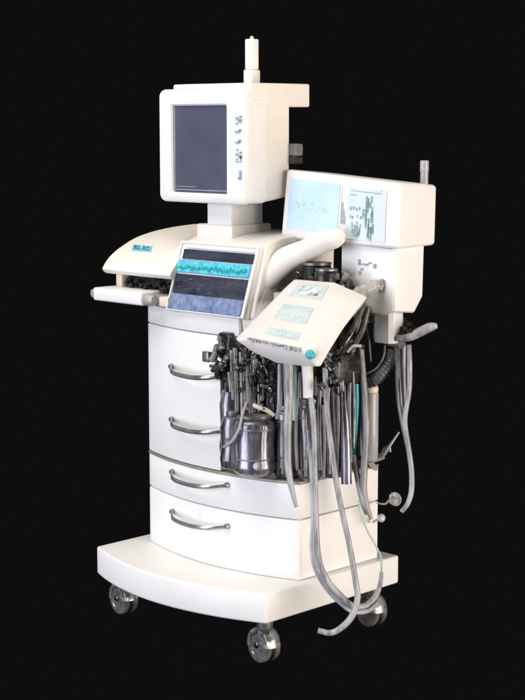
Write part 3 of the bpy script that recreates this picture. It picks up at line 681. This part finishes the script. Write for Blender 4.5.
hose('wire','thin pale wire across the opening under the column',
     [(0.0742, 0.3355, 0.9739),(0.0854, 0.3364, 0.9225),(0.0893, 0.3417, 0.8581)], .003, 'hose', cat='wire')

# lever beside the column
lev = thing('column_lever', 'grey tapered lever and clamp sticking out right of the column foot', 'lever', (.13,.42,.90))
bm = bmesh.new(); tube([(0.1830, 0.3495, 0.9333),(0.2194, 0.3587, 0.9416),(0.2445, 0.3723, 0.9569),(0.2695, 0.3857, 0.9722),(0.2834, 0.3999, 0.9750)], [.009,.012,.014,.013,.008], bm=bm); obj('grip', bm, 'hose', lev)
bm = bmesh.new(); tube([(0.1870, 0.3535, 0.9333),(0.2382, 0.3713, 0.9478),(0.2748, 0.3973, 0.9687)], .0075, bm=bm); obj('core', bm, 'steel', lev)
bm = bmesh.new()
cyl(bm,(0.1791, 0.3763, 0.9448),(0.1963, 0.3955, 0.9561),.014); cyl(bm,(0.1796, 0.3975, 0.9776),(0.1824, 0.3946, 0.9492),.006); cyl(bm,(0.1639, 0.3982, 0.9878),(0.1777, 0.3912, 0.9549),.008)
for k in range(10):
    p = V((0.2028, 0.3741, 0.9587))+Vector([random.uniform(-.02,.02) for _ in range(3)]); s=random.uniform(.003,.008); box(p.x-s,p.x+s,p.y-s,p.y+s,p.z-s,p.z+s,.001,1,bm,Matrix.Rotation(random.uniform(-1,1),3,'Y'))
obj('clamp', bm, 'darkmetal', lev)
bm = bmesh.new(); cyl(bm,(0.1289, 0.3519, 0.9280),(0.1847, 0.3746, 0.9080),.013); obj('collar', bm, 'rubber', lev)

# small plugs at the drawer side
pl = thing('mask_plug', 'small pale disc on a thin stalk right of the upper of the two drawers', 'plug', (0.0519, 0.4600, 0.4234))
bm = bmesh.new(); lathe((0.1046, 0.4295, 0.4373),[(0,.008),(.003,.012),(.010,.019),(.014,.021),(.016,.018),(.012,.010)],(.85,-.3,.40),24,bm); obj('disc', bm, 'clear', pl)
obj('disc_centre', lathe((0.1111, 0.4217, 0.4366),[(0,.012),(.008,.013),(.013,.006)],(.8,-.4,.35),18), 'hose', pl)
obj('stalk', tube([(-0.0131, 0.4902, 0.3982),(0.0636, 0.4417, 0.4162),(0.0901, 0.4284, 0.4320),(0.1067, 0.4316, 0.4373)], [.0015,.003,.004,.005]), 'hose', pl)
p2 = thing('round_plug', 'tiny ball-ended plug at the edge of the bottom drawer', 'plug', (0.0110, 0.4628, 0.3543))
obj('stalk', tube([(-0.0139, 0.4781, 0.3410),(0.0277, 0.4524, 0.3621),(0.0464, 0.4442, 0.3714)], .0035), 'hose', p2)
obj('ball', lathe((0.0444, 0.4420, 0.3700),[(0,.005),(.003,.011),(.010,.013),(.017,.009),(.019,.003)],(.9,-.35,.2),18), 'hoselight', p2)

# ------------------------------------------------------------------ camera, lamps, world
cam = bpy.data.cameras.new('camera'); co = bpy.data.objects.new('camera', cam); C.objects.link(co)
co.location = (3.12062659,-3.18454248,1.54569212)
yaw, pitch = 0.7776441, 0.1397316
co.rotation_euler = (PI/2-pitch, 0, yaw)
cam.sensor_fit = 'VERTICAL'; cam.sensor_height = 24; cam.lens = 24*1620.76272/700
cam.clip_start = .1; cam.clip_end = 50
S.camera = co
def area(name, loc, target, size, power, col):
    l = bpy.data.lights.new(name,'AREA'); l.shape='RECTANGLE'; l.size, l.size_y = size; l.energy = power; l.color = col
    o = bpy.data.objects.new(name,l); C.objects.link(o); o.location = loc
    o.rotation_euler = (V(target)-V(loc)).to_track_quat('-Z','Y').to_euler(); return o
area('cool_softbox', (-1.2,-6.2,1.1), (-.35,.2,.7), (4.2,4.6), 415, (.86,.88,1.0))
area('warm_softbox', (6.4,1.2,.8), (0,.4,.6), (4.2,4.6), 590, (1.0,.885,.79))
area('overhead_softbox', (-1.0,-2.0,4.9), (-.35,.1,.5), (4.0,4.0), 250, (1.0,.92,.80))
w = bpy.data.worlds.new('World'); S.world = w; w.use_nodes = True
bg = w.node_tree.nodes['Background']; bg.inputs[0].default_value = (.0045,.0045,.0045,1); bg.inputs[1].default_value = 1
S.view_settings.view_transform = 'Standard'; S.view_settings.look = 'None'; S.view_settings.gamma = 1; S.view_settings.exposure = 0
S.cycles.max_bounces = 8; S.cycles.transmission_bounces = 8
